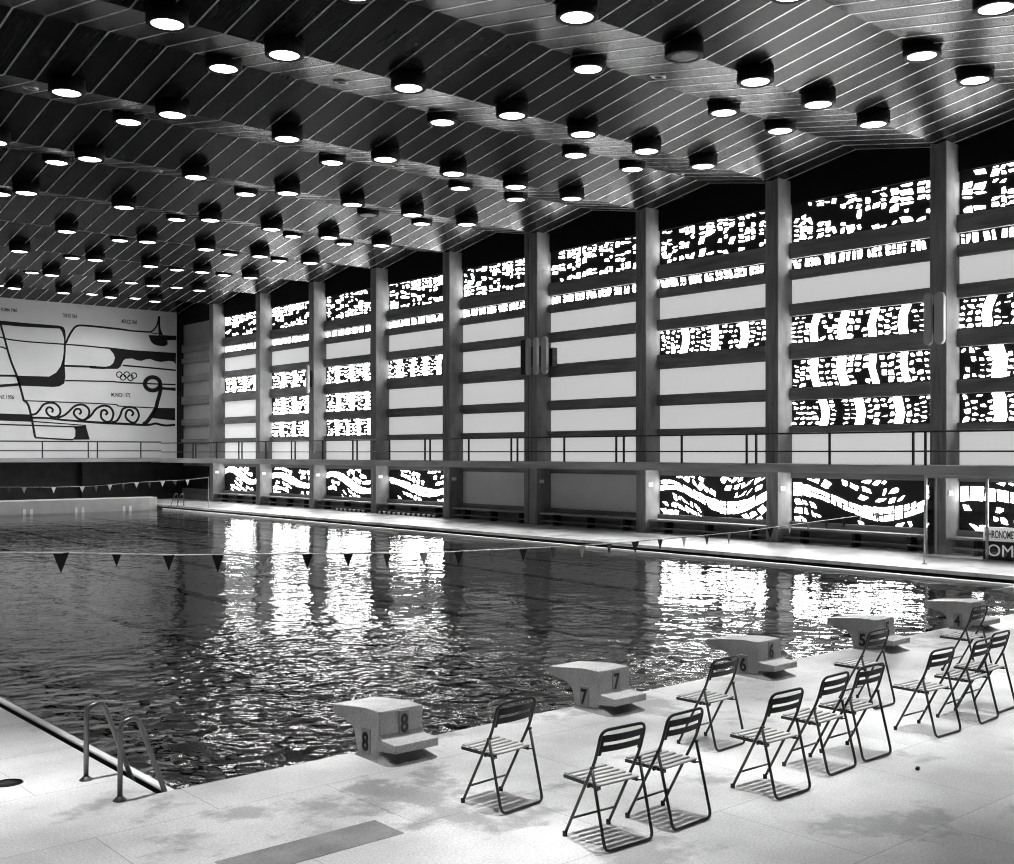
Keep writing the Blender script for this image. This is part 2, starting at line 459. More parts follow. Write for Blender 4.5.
# ---- stained glass patterns: u runs from the far side to the near side, v upward
rnd = random.Random(5)
hash_ = lambda s: {'top': 1, 'strip': 2, 'm1': 3, 'm2': 4, 'm3': 5, 'low': 6}[s]
def shrink(poly, g_, jit):
    cx = sum(p[0] for p in poly)/len(poly); cy = sum(p[1] for p in poly)/len(poly)
    out = []
    for x, y in poly:
        dx, dy = x-cx, y-cy
        fx = max(.15, 1-g_/max(abs(dx), 1e-3)*1.0) if abs(dx) > 1e-3 else 1
        fy = max(.15, 1-g_/max(abs(dy), 1e-3)*1.0) if abs(dy) > 1e-3 else 1
        out.append((cx+dx*fx+rnd.uniform(-jit, jit), cy+dy*fy+rnd.uniform(-jit, jit)))
    return out
def cut(poly):
    """chop one corner off a quad so pieces get irregular outlines"""
    if rnd.random() < .45 and len(poly) == 4:
        k = rnd.randrange(4); a, b, c = poly[k-1], poly[k], poly[(k+1) % 4]; t = rnd.uniform(.25, .5)
        p1 = (b[0]+(a[0]-b[0])*t, b[1]+(a[1]-b[1])*t); p2 = (b[0]+(c[0]-b[0])*t, b[1]+(c[1]-b[1])*t)
        return poly[:k]+[p1, p2]+poly[k+1:]
    return poly
def rect_pieces(P, u0, u1, v0, v1, g0, g1, jit, slant):
    s = rnd.uniform(-slant, slant)
    q = shrink([(u0-s, v0), (u1-s, v0), (u1+s, v1), (u0+s, v1)], rnd.uniform(g0, g1), jit)
    P.append(cut(q))
def clip(P, w, h):
    return [[(min(max(x, .012), w-.012), min(max(y, .012), h-.012)) for x, y in p] for p in P]
def pat_top(w, h, seed):
    """six bays of broken rectangles, crossed by two dark swaths"""
    rnd.seed(seed); P = []
    n = 6; cw = w/n
    ph = rnd.uniform(0, 6.28); A = h*rnd.uniform(.22, .34); sg = rnd.choice((-1, 1))
    f1 = lambda u: h*.5+A*math.sin(u/w*4.2+ph)
    f2 = lambda u: h*(.5-.42*sg)+sg*h*.85*u/w
    for c in range(n):
        u0, u1 = c*cw+.05+rnd.uniform(-.02, .02), (c+1)*cw-.05+rnd.uniform(-.02, .02)
        k = rnd.choice((2, 3, 3)); e = [u0]
        for j in range(1, k): e.append(u0+(u1-u0)*(j+rnd.uniform(-.22, .22))/k)
        e.append(u1)
        for j in range(k):
            v = rnd.uniform(.0, .06)
            while v < h-.07:
                rh = min(rnd.choice((.12, .15, .18, .24))*rnd.uniform(.85, 1.15), h-.01-v)
                um, vm = (e[j]+e[j+1])/2, v+rh/2
                d = min(abs(vm-f1(um)), abs(vm-f2(um))*.9)
                if d > .07 and rnd.random() > .05:
                    if d < .13 and rnd.random() < .5: rect_pieces(P, um-.075, um+.075, vm-.065, vm+.065, .02, .03, .02, .03)
                    else: rect_pieces(P, e[j], e[j+1], v, v+rh, .026, .042, .020, .045)
                v += rh
    return clip(P, w, h)
def pat_strip(w, h, seed):
    rnd.seed(seed); P = []; u = .03
    while u < w-.12:
        k = rnd.choice((2, 3, 3, 4)); lean = rnd.uniform(-.05, .05) if rnd.random() < .5 else 0
        for j in range(k):
            pw = rnd.uniform(.12, .21)
            if u+pw > w-.02: break
            if rnd.random() < .4:
                m = h*rnd.uniform(.35, .65)
                rect_pieces(P, u, u+pw, .01, m, .018, .03, .012, .01); rect_pieces(P, u, u+pw, m, h-.01, .018, .03, .012, .02)
            else:
                P.append(cut(shrink([(u-lean, .01), (u+pw-lean, .01), (u+pw+lean, h-.01), (u+lean, h-.01)], rnd.uniform(.020, .034), .014)))
            u += pw
        u += rnd.uniform(.05, .12)
    return clip(P, w, h)
def pat_mid(w, h, seed):
    """tall bright bands, leaning or bowed, with loose small pieces between them"""
    rnd.seed(seed); P = []
    n = rnd.choice((4, 4, 5)); per = w/n; u = .03
    curve = rnd.choice((-1, 1)); lean = rnd.uniform(-.06, .06)
    off = lambda v_: .08*curve*math.sin(PI*v_/h)+lean*(v_/h-.5)*2
    for k in range(n):
        zone = per*rnd.uniform(.66, .78)
        cols = 3 if n == 5 else 4
        knot = rnd.random() < .35
        for c in range(cols):
            rows = rnd.choice((4, 5, 5, 6))
            for r in range(rows):
                if rnd.random() < .14: continue
                a_, b_ = u+zone*c/cols, u+zone*(c+1)/cols; v0, v1 = h*r/rows, h*(r+1)/rows
                if knot:                                    # pieces lean in towards the middle of the gap
                    sh = (c-(cols-1)/2)*.10*(abs((r+.5)/rows-.5)*2-.5)
                else: sh = off((v0+v1)/2)
                gg = .042 if rnd.random() < .5 else .056
                rect_pieces(P, a_+sh, b_+sh, v0, v1, gg*.8, gg, .022, .02)
        u += zone
        bw = per-zone
        v = .01; m = rnd.choice((2, 3))
        for j in range(m):
            v1 = h*(j+1)/m+rnd.uniform(-.06, .06) if j < m-1 else h-.01
            jj = rnd.uniform(-.015, .015)
            P.append([(u+off(v)+jj, v+.008), (u+bw+off(v)+jj-.02, v+.008), (u+bw-.02+off(v1)+jj, v1-.008), (u+off(v1)+jj, v1-.008)])
            v = v1
        u += bw
    return clip(P, w, h)
LOWWAVE = {0: (.64, .30, .85, 1.0), 1: (.52, .22, .9, .85), 2: (.52, .34, .9, .85), 3: (.46, .22, .02, .75), 6: (.50, .32, .93, .95), 7: (.50, .30, .98, .85), 8: (.66, .12, .9, 1.0)}
def pat_low(w, h, seed, par):
    rnd.seed(seed); P = []; c0, A, ph, fr = par
    c = lambda u: h*c0+A*math.cos(2*PI*(u/w*fr+ph))
    u = .03
    while u < w-.08:                                   # the bright band in heavy blocks
        pw = rnd.uniform(.22, .38); pw = min(pw, w-.015-u); th = .34+.07*math.sin(u*2+seed)
        a0, a1 = c(u), c(u+pw)
        if rnd.random() < .55:
            m = rnd.uniform(-.03, .03)
            for lo, hi in ((-th/2, m), (m, th/2)):
                k = rnd.choice((1, 1, 2))
                for j in range(k):
                    x0, x1 = u+pw*j/k, u+pw*(j+1)/k; b0, b1 = a0+(a1-a0)*j/k, a0+(a1-a0)*(j+1)/k
                    P.append(shrink([(x0, b0+lo), (x1, b1+lo), (x1, b1+hi), (x0, b0+hi)], .024, .014))
        else: P.append(cut(shrink([(u, a0-th/2), (u+pw, a1-th/2), (u+pw, a1+th/2), (u, a0+th/2)], .026, .018)))
        u += pw
    for side in (-1, 1):
        for row in range(5):
            gap = .24+row*.24
            u = .04+rnd.uniform(0, .12)
            while u < w-.10:
                pw = rnd.uniform(.16, .30); hh = rnd.uniform(.18, .25)
                um = u+pw/2
                clump = math.sin(um*2.6+row*.8+seed*1.7)
                if clump > -.55 and rnd.random() > .10:
                    va = c(u)*1+side*(.11+gap); vb = c(u+pw)+side*(.11+gap)
                    s = rnd.uniform(-.02, .07)*side
                    q = [(u-s, va-hh/2), (u+pw-s, vb-hh/2), (u+pw+s, vb+hh/2), (u+s, va+hh/2)]
                    ys = [y for x, y in q]
                    if max(ys) > .06 and min(ys) < h-.06 and min(max(y, .015) for y in ys) >= .0:
                        q = shrink(q, rnd.uniform(.032, .045), .024)
                        q = [(x, min(max(y, .015), h-.015)) for x, y in q]
                        if max(y for x, y in q)-min(y for x, y in q) > .05: P.append(cut(q))
                u += pw+rnd.choice((0, 0, .02, .06))
    return clip(P, w, h)
wn = 0
for i in sorted(STAINED):
    y0, y1 = bay_y(i); w = y1-y0
    for rn in STAINED[i]:
        z0, z1 = ROWS[rn]; h = z1-z0; seed = 31*(i+2)+hash_(rn)
        P = pat_top(w, h, seed) if rn == 'top' else pat_strip(w, h, seed) if rn == 'strip' else pat_low(w, h, seed, LOWWAVE[i]) if rn == 'low' else pat_mid(w, h, seed)
        wn += 1
        bm = bmesh.new(); box(bm, WB, WB+.158, y0, y1, z0, z1)
        wo = struct('window_%d' % wn, bm, M['matrix'])
        bm = bmesh.new()
        for p in P:
            pts = [(y1-u, z0+v) for u, v in p]
            A = [bm.verts.new((WB-.012, a, b)) for a, b in pts]; B = [bm.verts.new((WB+.002, a, b)) for a, b in pts]
            try:
                bm.faces.new(A)
                for q in range(len(A)): bm.faces.new((A[q], B[q], B[(q+1) % len(A)], A[(q+1) % len(A)]))
            except ValueError: pass
        struct('pane', bm, M['glow'], wo)
# ------------------------------------------------------------------ ceiling lamps
S_L = 4.815
AX = [3.8, 6.0, 8.03, 10.28, 13.08, 15.84, 18.0, 20.17, 22.32]
BX = [10.33, 15.87, 20.23, 22.39]
ORD = 'first second third fourth fifth sixth seventh eighth ninth tenth eleventh twelfth'.split()
def make_lamp(lit=True):
    root = empty('ceiling_lamp')  # copied for the added unseen lamps too
    bm = bmesh.new()
    lathe(bm, [(.275, .03), (.275, .006), (.285, 0), (.345, 0), (.36, .015), (.36, .27), (0, .27)], 36)
    link_mesh('housing', bm, M['can'], root)
    bm = bmesh.new(); lathe(bm, [(0, .004), (.22, .006), (.274, .02), (.274, .03), (0, .03)], 32)
    d = link_mesh('diffuser', bm, M['lampglass'] if lit else M['lampoff'], root)
    if lit:
        ld = lamp_data
        l = bpy.data.objects.new('bulb_light', ld); C.objects.link(l); l.parent = root; l.location = (0, 0, -.01)
    else:
        bm = bmesh.new()
        for k in range(-4, 5):
            x = k*.05; r = math.sqrt(max(0, .25**2-x*x))
            box(bm, x-.004, x+.004, -r, r, -.004, .002); box(bm, -r, r, x-.004, x+.004, -.004, .002)
        link_mesh('grille', bm, M['alu'], root)
    return root
lamp_data = bpy.data.lights.new('bulb_light', 'SPOT')
lamp_data.energy = LAMP_WATTS; lamp_data.spot_size = math.radians(27); lamp_data.spot_blend = 1.0; lamp_data.shadow_soft_size = .12
wide_data = lamp_data.copy(); wide_data.energy = 290; wide_data.spot_size = math.radians(140); wide_data.spot_blend = .7
proto = make_lamp(True); off_proto = make_lamp(False)
first = {True: True, False: True}
ADDED_ROW = [1.3, 3.6, 5.8, 8.0, 10.33, 13.0, 15.87, 18.0, 20.23, 22.39]     # unseen row added over the chairs so their shadows drop straight down
for fam, xs0 in (('A', AX), ('B', BX)):
    for k in range(-7, 4):
        xs = ADDED_ROW if (fam == 'B' and k == 3) else [1.5]+xs0 if k in (1, 2) else xs0  # leftmost extra lamps are unseen, added to brighten the left deck
        for j, x in enumerate(xs):
            if (x < 7 and k < 1) or (fam == 'A' and k == 3): continue
            y = (18.14 if fam == 'A' else 20.66)-S_L*k; z = 9.79 if fam == 'A' else 10.21
            if fam == 'B' and k == -7 and x < 12: continue
            if fam == 'B' and k == 3: y, z = 5.40, 10.03
            lit = not ((fam == 'A' and k == 1 and x == 15.84) or (fam == 'B' and k == -2 and x == 20.23))
            p = proto if lit else off_proto
            o = p if (first[lit] and k > -6) else copy_tree(p); first[lit] = first[lit] and k <= -6
            o.location = (x*1.007, y, z)
            if k <= -6:                                    # the wide lamps that wash the mural wall
                for ch in o.children:
                    if ch.type == 'LIGHT': ch.data = wide_data
            row = ORD[k+7]; pos = ORD[len(xs)-1-j]
            what = 'lit black lamp' if lit else 'unlit grilled lamp'
            where = ('valley row' if fam == 'A' else 'ridge row')
            tag(o, '%s, %s from the windows in the %s %s off the mural' % (what, pos, row, where), 'ceiling lamp', 'drum lamps on the folded ceiling')
# flush ring fittings
def make_ring():
    root = empty('ceiling_fitting')
    bm = bmesh.new(); lathe(bm, [(.105, .02), (.105, -.012), (.15, -.018), (.165, -.004), (.165, .02)], 28); link_mesh('ring', bm, M['alu'], root)
    bm = bmesh.new(); lathe(bm, [(0, .0), (.105, 0), (.105, .02), (0, .02)], 24); link_mesh('insert', bm, M['dark'], root)
    return root
ringp = make_ring(); f1 = True
for (x, y), where in (((17.6, 15.4), 'beyond the unlit drum lamp with the grille'), ((12.66, 19.85), 'small, over the middle of the pool'), ((17.54, 24.65), 'on the strip beside the third valley of lamps'),
                      ((24.3, 20.5), 'closest to the stained glass windows'), ((7.8, 24.3), 'at the dark side away from the windows'), ((12.7, 29.2), 'farthest along toward the mural wall')):
    o = ringp if f1 else copy_tree(ringp); f1 = False
    # height on the fold
    best = None
    for (ya, za), (yb, zb) in zip(prof, prof[1:]):
        if yb <= y <= ya:
            t = (ya-y)/(ya-yb); best = za+(zb-za)*t; sl = (za-zb)/(ya-yb)
    o.location = (x, y, best-.02); o.rotation_euler = (math.atan(sl), 0, 0)
    tag(o, 'round flush ceiling ring fitting, '+where, 'ceiling fitting', 'flush ring fittings in the ceiling')

# ------------------------------------------------------------------ starting blocks
def make_block(num):
    root = empty('starting_block')
    bm = bmesh.new()
    # side profile (local y toward the pool, z up); x is the width
    up = [(0, .387), (.21, .390), (.70, .340), (.70, .262), (.44, .235), (.375, .20), (.335, .14), (.315, .06), (.33, 0), (-.02, 0), (-.02, .095), (-.06, .17), (0, .17)]
    prism(bm, [(0, .387), (.21, .390), (.70, .340), (.70, .262), (.46, .238), (.395, .215), (.35, .16), (.325, .08), (.315, 0), (.0, 0)], 'x', 0, .43)
    bmesh.ops.bevel(bm, geom=list(bm.edges), offset=.006, segments=2, affect='EDGES')
    fixn(bm); body = link_mesh('body', bm, M['block'], root)
    # step with a hollowed foot underneath
    bm = bmesh.new()
    prism(bm, [(.02, .215), (.0, .20), (-.012, .178), (-.035, .168), (-.215, .160), (-.215, .095), (-.05, .080), (.02, .07)], 'x', 0, .43)
    fixn(bm); bmesh.ops.bevel(bm, geom=[e for e in bm.edges], offset=.004, segments=1, affect='EDGES')
    link_mesh('step', bm, M['block'], root)
    bm = bmesh.new()
    n = 10; rings = []
    for i in range(n+1):
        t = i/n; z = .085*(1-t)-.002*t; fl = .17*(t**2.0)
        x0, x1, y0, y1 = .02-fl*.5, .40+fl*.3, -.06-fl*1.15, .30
        ring = []
        for (cx, cy, a0) in ((x0+.05, y0+.05, PI), (x1-.05, y0+.05, 1.5*PI), (x1-.02, y1, 0), (x0+.02, y1, .5*PI)):
            if cy == y1: ring.append((cx, cy, z)); continue
            for s in range(5):
                a = a0+s*PI/8; rr_ = .05+.06*t; ring.append((cx+(rr_-.05)*(1 if cx < .2 else -1)+rr_*math.cos(a), cy+rr_-.05+rr_*math.sin(a), z))
        rings.append([bm.verts.new(p) for p in ring])
    for A, B in zip(rings, rings[1:]):
        for k in range(len(A)):
            f = bm.faces.new((A[k], A[(k+1) % len(A)], B[(k+1) % len(A)], B[k])); f.smooth = True
    fixn(bm); link_mesh('foot', bm, M['footshade'], root)
    bm = bmesh.new()
    tube(bm, smooth_path([(.10, .33, .13), (.10, .58, .115), (.33, .58, .115), (.33, .33, .13)], .09), .011, 8)
    link_mesh('grip_bar', bm, M['chair'], root, smooth=True)
    for nm, rot in (('number_plate', 0), ('number_plate', 1)):
        bm = bmesh.new()
        if rot == 0: box(bm, .185, .285, -.012, .002, .165, .375)
        else: box(bm, -.012, .002, .125, .245, .02, .225)
        bevel_all(bm, .003, 1)
        p = link_mesh(nm, bm, M['plateb'], root)
        if rot == 0: text_mesh('numeral', num, (.235, -.012, .27), (1, 0, 0), (0, 0, 1), .155, M['black'], p, width=.075, depth=.004, bold=.03, align='CENTER')
        else: text_mesh('numeral', num, (-.012, .185, .122), (0, -1, 0), (0, 0, 1), .155, M['black'], p, width=.085, depth=.004, bold=.03, align='CENTER')
    return root
for k, num in enumerate('876543'):
    o = make_block(num); o.location = ((5.062, 7.57, 10.06, 12.49, 14.93, 17.40)[k], 7.365, 0)
    tag(o, 'concrete starting block numbered %s at the pool edge' % num, 'starting block', 'numbered starting blocks')

# ------------------------------------------------------------------ folding chairs
def make_chair():
    root = empty('folding_chair')
    R = .0105
    bm = bmesh.new()
    a = .190
    tube(bm, smooth_path([(-a, .20, .012), (-a, -.085, .535), (-a, -.115, .62), (-a, -.150, .745), (a, -.150, .745), (a, -.115, .62), (a, -.085, .535), (a, .20, .012)], .06, 6), R, 10)
    f = link_mesh('front_frame', bm, M['chair'], root, smooth=True)
    for s in (-1, 1):
        bm = bmesh.new(); lathe(bm, [(0, -.002), (.015, -.002), (.016, .03), (0, .034)], 12, (s*a, .20)); link_mesh('foot_cap', bm, M['rubber'], f)
    bm = bmesh.new(); b = .205
    tube(bm, smooth_path([(-b, -.075, .505), (-b, -.200, .0125), (b, -.200, .0125), (b, -.075, .505)], .05, 6), R, 10)
    link_mesh('rear_frame', bm, M['chair'], root, smooth=True)
    bm = bmesh.new(); tube(bm, [(-a, .135, .132), (a, .135, .132)], .008, 8); link_mesh('crossbar', bm, M['chair'], root, smooth=True)
    # seat rails, pivots
    sf = []
    for s in (-1, 1):
        bm = bmesh.new()
        box(bm, s*.160-.004, s*.160+.004, -.105, .245, .362, .384)
        tube(bm, [(s*.155, -.03, .372), (s*.200, -.03, .372)], .007, 8)
        tube(bm, [(s*.180, -.078, .502), (s*.218, -.078, .502)], .009, 8)
        tube(bm, [(s*.205, -.112, .365), (s*.155, -.095, .37)], .006, 6)
        fixn(bm); link_mesh('seat_rail', bm, M['chair'], root)
    for k in range(6):
        y = -.090+k*.060
        bm = bmesh.new(); box(bm, -.172, .172, y-.020, y+.020, .384+.006*(k/5), .398+.006*(k/5)); bevel_all(bm, .005, 2); fixn(bm)
        link_mesh('seat_slat', bm, M['seat'], root)
    # backrest: pressed sheet with one long slot, slightly curved
    bm = bmesh.new()
    def bp(u, z):
        cy = -.022*(1-(u/.19)**2)
        yz = -.115-.035*(z-.62)/.125 if z > .62 else -.115+.03*(.62-z)/.085
        return Vector((u, yz+cy, z))
    us = [-.19+.38*i/12 for i in range(13)]
    zs = [.605, .655, .680, .730]
    def band(z0, z1, u0, u1):
        uu = [u for u in us if u0-1e-6 <= u <= u1+1e-6]
        for q0, q1 in zip(uu, uu[1:]):
            pts = [bp(q0, z0), bp(q1, z0), bp(q1, z1), bp(q0, z1)]
            fr = [bm.verts.new(p+Vector((0, -.003, 0))) for p in pts]; bk = [bm.verts.new(p+Vector((0, .003, 0))) for p in pts]
            bm.faces.new(fr); bm.faces.new(bk[::-1])
            for i in range(4): bm.faces.new((fr[i], bk[i], bk[(i+1) % 4], fr[(i+1) % 4]))
    band(.600, .643, -.19, .19); band(.665, .712, -.19, .19)
    band(.643, .665, -.19, us[1]); band(.643, .665, us[-2], .19)
    band(.578, .600, -.19, us[1]); band(.578, .600, us[-2], .19)
    bmesh.ops.remove_doubles(bm, verts=list(bm.verts), dist=.0005); fixn(bm)
    link_mesh('backrest', bm, M['back'], root)
    return root
chair0 = make_chair()
CH = [((5.11, 5.92), 4.4, 'dark metal folding chair standing alone between starting blocks 8 and 7'),
      ((5.15, 4.93), -3.7, 'closest folding chair to the lower edge, left one of the front pair'),
      ((5.74, 4.93), 2.3, 'folding chair overlapping the closest one, right one of the front pair'),
      ((7.48, 5.95), 2.5, 'folding chair standing alone behind the front pair, in front of starting block 6'),
      ((6.80, 4.86), -1.7, 'folding chair in the middle, first of the row of three, alone on its side'),
      ((7.58, 4.96), 2, 'folding chair in the middle of the row of three, crossed by its neighbour'),
      ((8.13, 4.98), -.8, 'folding chair ending the row of three, below block 5'),
      ((9.81, 5.90), 1, 'folding chair in the back row directly in front of starting block 5'),
      ((9.28, 4.97), -2.5, 'folding chair leading the second row of three, with clear floor beside it'),
      ((10.02, 4.97), 3, 'folding chair in the middle of the second row of three'),
      ((12.17, 6.04), 2, 'smallest folding chair, in the back row in front of starting block 4'),
      ((10.57, 5.06), 1.5, 'folding chair ending the second row of three, cut close to the picture edge')]
for i, ((x, y), a, lab) in enumerate(CH):
    o = chair0 if i == 0 else copy_tree(chair0)
    o.location = (x, y, 0); o.rotation_euler = (0, 0, math.radians(a))
    tag(o, lab, 'chair', 'folding chairs on the pool deck')

# ------------------------------------------------------------------ pool ladders
def make_ladder():
    root = empty('pool_ladder')
    for s in (0, 1):
        bm = bmesh.new(); y = -.325+.65*s
        tube(bm, smooth_path([(-.32, y, 0), (-.315, y, .55), (-.19, y, .57), (.04, y, -.08), (.10, y, -.22), (.20, y, -.9)], .10, 7), .019, 12)
        h = link_mesh('handrail', bm, M['steel'], root, smooth=True)
        bm = bmesh.new(); lathe(bm, [(.022, .03), (.045, .008), (.05, 0), (.022, 0)], 16, (-.32, y)); link_mesh('flange', bm, M['steel'], h)
    for k in range(3):
        bm = bmesh.new(); box(bm, .16, .24, -.32, .32, -.36-.25*k, -.33-.25*k); bevel_all(bm, .006); link_mesh('rung', bm, M['steel'], root)
    return root
l1 = make_ladder(); l1.location = (3.42, 8.07, 0)
tag(l1, 'tubular steel pool ladder at the pool corner near starting block 8', 'pool ladder', 'pool ladders')
l2 = copy_tree(l1); l2.location = (22.18, 49.0, 0); l2.rotation_euler = (0, 0, PI)
tag(l2, 'distant tubular pool ladder at the far corner by the window wall', 'pool ladder', 'pool ladders')

# ------------------------------------------------------------------ backstroke flag lines
def interp(tab, x):
    for (a, b), (c, d) in zip(tab, tab[1:]):
        if a <= x <= c: return b+(d-b)*(x-a)/(c-a)
    return tab[0][1] if x < tab[0][0] else tab[-1][1]
def make_pole(h, lab, loc):
    root = empty('flag_pole', loc)
    bm = bmesh.new(); lathe(bm, [(0, 0), (.06, 0), (.06, .015), (.018, .03), (.016, h), (0, h+.01)], 14); link_mesh('post', bm, M['steel'], root)
    bm = bmesh.new(); tube(bm, [(-.03, 0, h-.03), (.0, 0, h+.0)], .006, 6); link_mesh('hook', bm, M['steel'], root)
    tag(root, lab, 'pole')
    return root
def flag_line(lab, Y, tab, flags, rope_mat, fw, fh):
    root = empty('flag_line', (tab[0][0], Y, 0)); x0 = tab[0][0]
    n = 60; xe = tab[-1][0]
    bm = bmesh.new(); tube(bm, [(k*(xe-x0)/n, 0, interp(tab, x0+k*(xe-x0)/n)) for k in range(n+1)], .008, 6)
    link_mesh('rope', bm, rope_mat, root, smooth=True)
    rr = random.Random(3)
    for x, m, s in flags:
        z = interp(tab, x); a = rr.uniform(-.35, .35); bm = bmesh.new()
        w_, h_ = fw*s, fh*s
        pts = [(-w_/2, 0), (w_/2, 0), (0, -h_)]
        R_ = Matrix.Rotation(a, 3, 'Z')
        A = [bm.verts.new(R_ @ Vector((p[0], -.003, p[1]))+Vector((x-x0, 0, z))) for p in pts]
        B = [bm.verts.new(R_ @ Vector((p[0], .003, p[1]))+Vector((x-x0, 0, z))) for p in pts]
        bm.faces.new(A); bm.faces.new(B[::-1])
        for i in range(3): bm.faces.new((A[i], B[i], B[(i+1) % 3], A[(i+1) % 3]))
        fixn(bm); p = link_mesh('pennant', bm, m, root)
        if m is M['white']: p['label'] = 'white pennant'
    tag(root, lab, 'flag line')
    return root
TAB = [(3.0, 1.45), (4.34, 1.36), (5.6, 1.26), (7.5, 1.16), (9.4, 1.06), (11.2, 1.02), (12.5, .99), (15, 1.0), (16.7, 1.02), (17.9, 1.07), (20.2, 1.15), (22.27, 1.25), (23.02, 1.29)]
FLG = []
for k in range(0, 29):
    x = 4.34+.625*k
    FLG.append((x, M['white'] if k in (4, 8, 13, 17, 22, 26) else M['black'], {0: 1.15, 1: .75, 2: .95, 3: 1.1}.get(k, 1.0 if k % 2 else .9)))
flag_line('sagging line of dark and white pennants across the near end of the pool', 12.5, TAB, FLG, M['white'], .15, .20)
make_pole(1.32, 'thin metal flag pole on the deck edge in front of the glass booth', (23.05, 12.42, 0))
TAB2 = [(3.0, 1.5), (8, 1.2), (13.9, 1.11), (15.6, 1.07), (17.3, 1.08), (19, 1.2), (20.1, 1.24), (21.3, 1.27), (22.35, 1.36)]
FLG2 = [(13.92+.575*k, M['white'] if k % 4 == 3 or k == 5 or k == 9 else M['grey'] if k % 2 else M['black'], 1.0) for k in range(-4, 14)]
flag_line('distant line of small pennants in front of the dark wall below the mural', 45.9, TAB2, FLG2, M['grey'], .2, .25)
make_pole(1.4, 'distant thin flag pole on the window side deck near the far corner', (22.38, 45.9, 0))

# ------------------------------------------------------------------ gallery railings
def railing(lab, loc, length, posts, along, z0, zm, zt, r=.024):
    root = empty('gallery_railing', loc)
    def P(t, z): return (0, t, z) if along == 'y' else (t, 0, z)
    bm = bmesh.new(); tube(bm, [P(0, zt), P(length, zt)], r, 8); link_mesh('top_rail', bm, M['rail'], root)
    bm = bmesh.new(); tube(bm, [P(0, zm), P(length, zm)], r*.85, 8); link_mesh('mid_rail', bm, M['rail'], root)
    for t in posts:
        bm = bmesh.new(); x, y, _ = P(t, 0); box(bm, x-.025, x+.025, y-.025, y+.025, z0, zt); link_mesh('post', bm, M['rail'], root)
    tag(root, lab, 'railing')
PY = []
for n in range(0, 12):
    PY += [51.90-4.818*n-.155, 51.90-4.818*n+.155, 49.50-4.818*n]
PY = [y for y in PY if -3.5 < y < 55.5]
railing('long black railing along the gallery under the stained glass windows', (24.55, -3.6, 0), 59.4, [y+3.6 for y in PY], 'y', 2.17, 2.50, 2.965)
PX = [16.05, 15.6, 13.6, 11.2, 10.75, 18.49, 20.73, 21.19, 23.45]
railing('black railing along the far gallery under the mural', (XL+.3, 55.83, 0), 24.55-XL-.3, [x-XL-.3 for x in PX], 'x', 2.2, 2.56, 3.02, .032)

# ------------------------------------------------------------------ column loudspeakers
def speaker(loc, rz, lab, h=1.27, w=.17, box_=True, m='grey'):
    root = empty('column_loudspeaker', loc, rz)
    bm = bmesh.new(); r = w/2; pts = []
    for i in range(17): a = PI*i/16; pts.append((r*math.cos(a), h/2-r+r*math.sin(a)))
    for i in range(17): a = PI+PI*i/16; pts.append((r*math.cos(a), -h/2+r+r*math.sin(a)))
    prism(bm, pts, 'x', -.13, -.02); bmesh.ops.bevel(bm, geom=[e for e in bm.edges], offset=.012, segments=2, affect='EDGES')
    fixn(bm); link_mesh('cabinet', bm, M[m], root)
    bm = bmesh.new(); box(bm, -.02, .10, -.05, .05, -.35, .35); link_mesh('bracket', bm, M['dark'], root)
    tag(root, lab, 'loudspeaker', 'column loudspeakers on the concrete columns')
sx = W-.10
speaker((sx, 28.16, 5.75), 0, 'thin loudspeaker bar, first from the mural side of the trio on the double column', w=.17)
speaker((sx, 27.78, 5.75), 0, 'middle loudspeaker bar of the trio on the double column', w=.20, m='alu')
speaker((sx, 27.34, 5.75), 0, 'broad pale loudspeaker bar of the trio, on the window side nearer the booth', w=.26, m='alu')
speaker((sx, 13.64, 5.72), 0, 'slim loudspeaker bar, first of the pair on the column above the glass booth', w=.19)
speaker((sx, 13.34, 5.72), 0, 'loudspeaker bar, second of the pair on the column above the glass booth', w=.24)
speaker((sx, 42.66, 5.72), 0, 'distant loudspeaker bar on a column between stained glass bays', w=.16)
def amp_box(x0, x1, y0, y1, z0, z1, lab):
    root = empty('amplifier_box', ((x0+x1)/2, (y0+y1)/2, (z0+z1)/2)); a, b, c = (x1-x0)/2, (y1-y0)/2, (z1-z0)/2
    bm = bmesh.new(); box(bm, -a, a, -b, b, -c, c); bevel_all(bm, .01); link_mesh('case', bm, M['beam'], root)
    bm = bmesh.new(); box(bm, -a-.006, -a+.002, -b+.03, b-.03, -c+.03, c-.03); link_mesh('cover', bm, M['dark'], root)
    tag(root, lab, 'box')
amp_box(W-.15, W-.001, 28.29, 28.60, 5.12, 6.38, 'tall dark box beside the trio of loudspeakers on the double column')
amp_box(W+.30, W+.52, 27.45, COLY[5]-.002, 5.40, 6.05, 'short dark box on the booth side of the trio of loudspeakers')

# ------------------------------------------------------------------ benches and lane ropes below the windows
BAYN = {0: 'first', 1: 'second', 2: 'third', 3: 'fourth', 4: 'fifth', 5: 'sixth', 6: 'seventh', 7: 'eighth', 8: 'ninth'}
for i in range(0, 9):
    y0, y1 = bay_y(i); L = y1-y0-.06
    root = empty('bench', (W+.1, (y0+y1)/2, 0))
    bm = bmesh.new(); box(bm, 0, .40, -L/2, L/2, .36, .42); bevel_all(bm, .008); link_mesh('seat', bm, M['slab'], root)
    for s in (-.36, 0, .36):
        bm = bmesh.new(); box(bm, .08, .36, s*L-.05, s*L+.05, 0, .36); link_mesh('support', bm, M['darkwall'], root)
    bm = bmesh.new(); box(bm, .05, .08, -L/2+.02, L/2-.02, .12, .17); link_mesh('rail', bm, M['beam'], root)
    under = 'grey panel' if i in (4, 5) else 'stained glass'
    tag(root, 'long low bench under the %s in the %s bay from the mural corner' % (under, BAYN[i]), 'bench', 'benches between the columns')
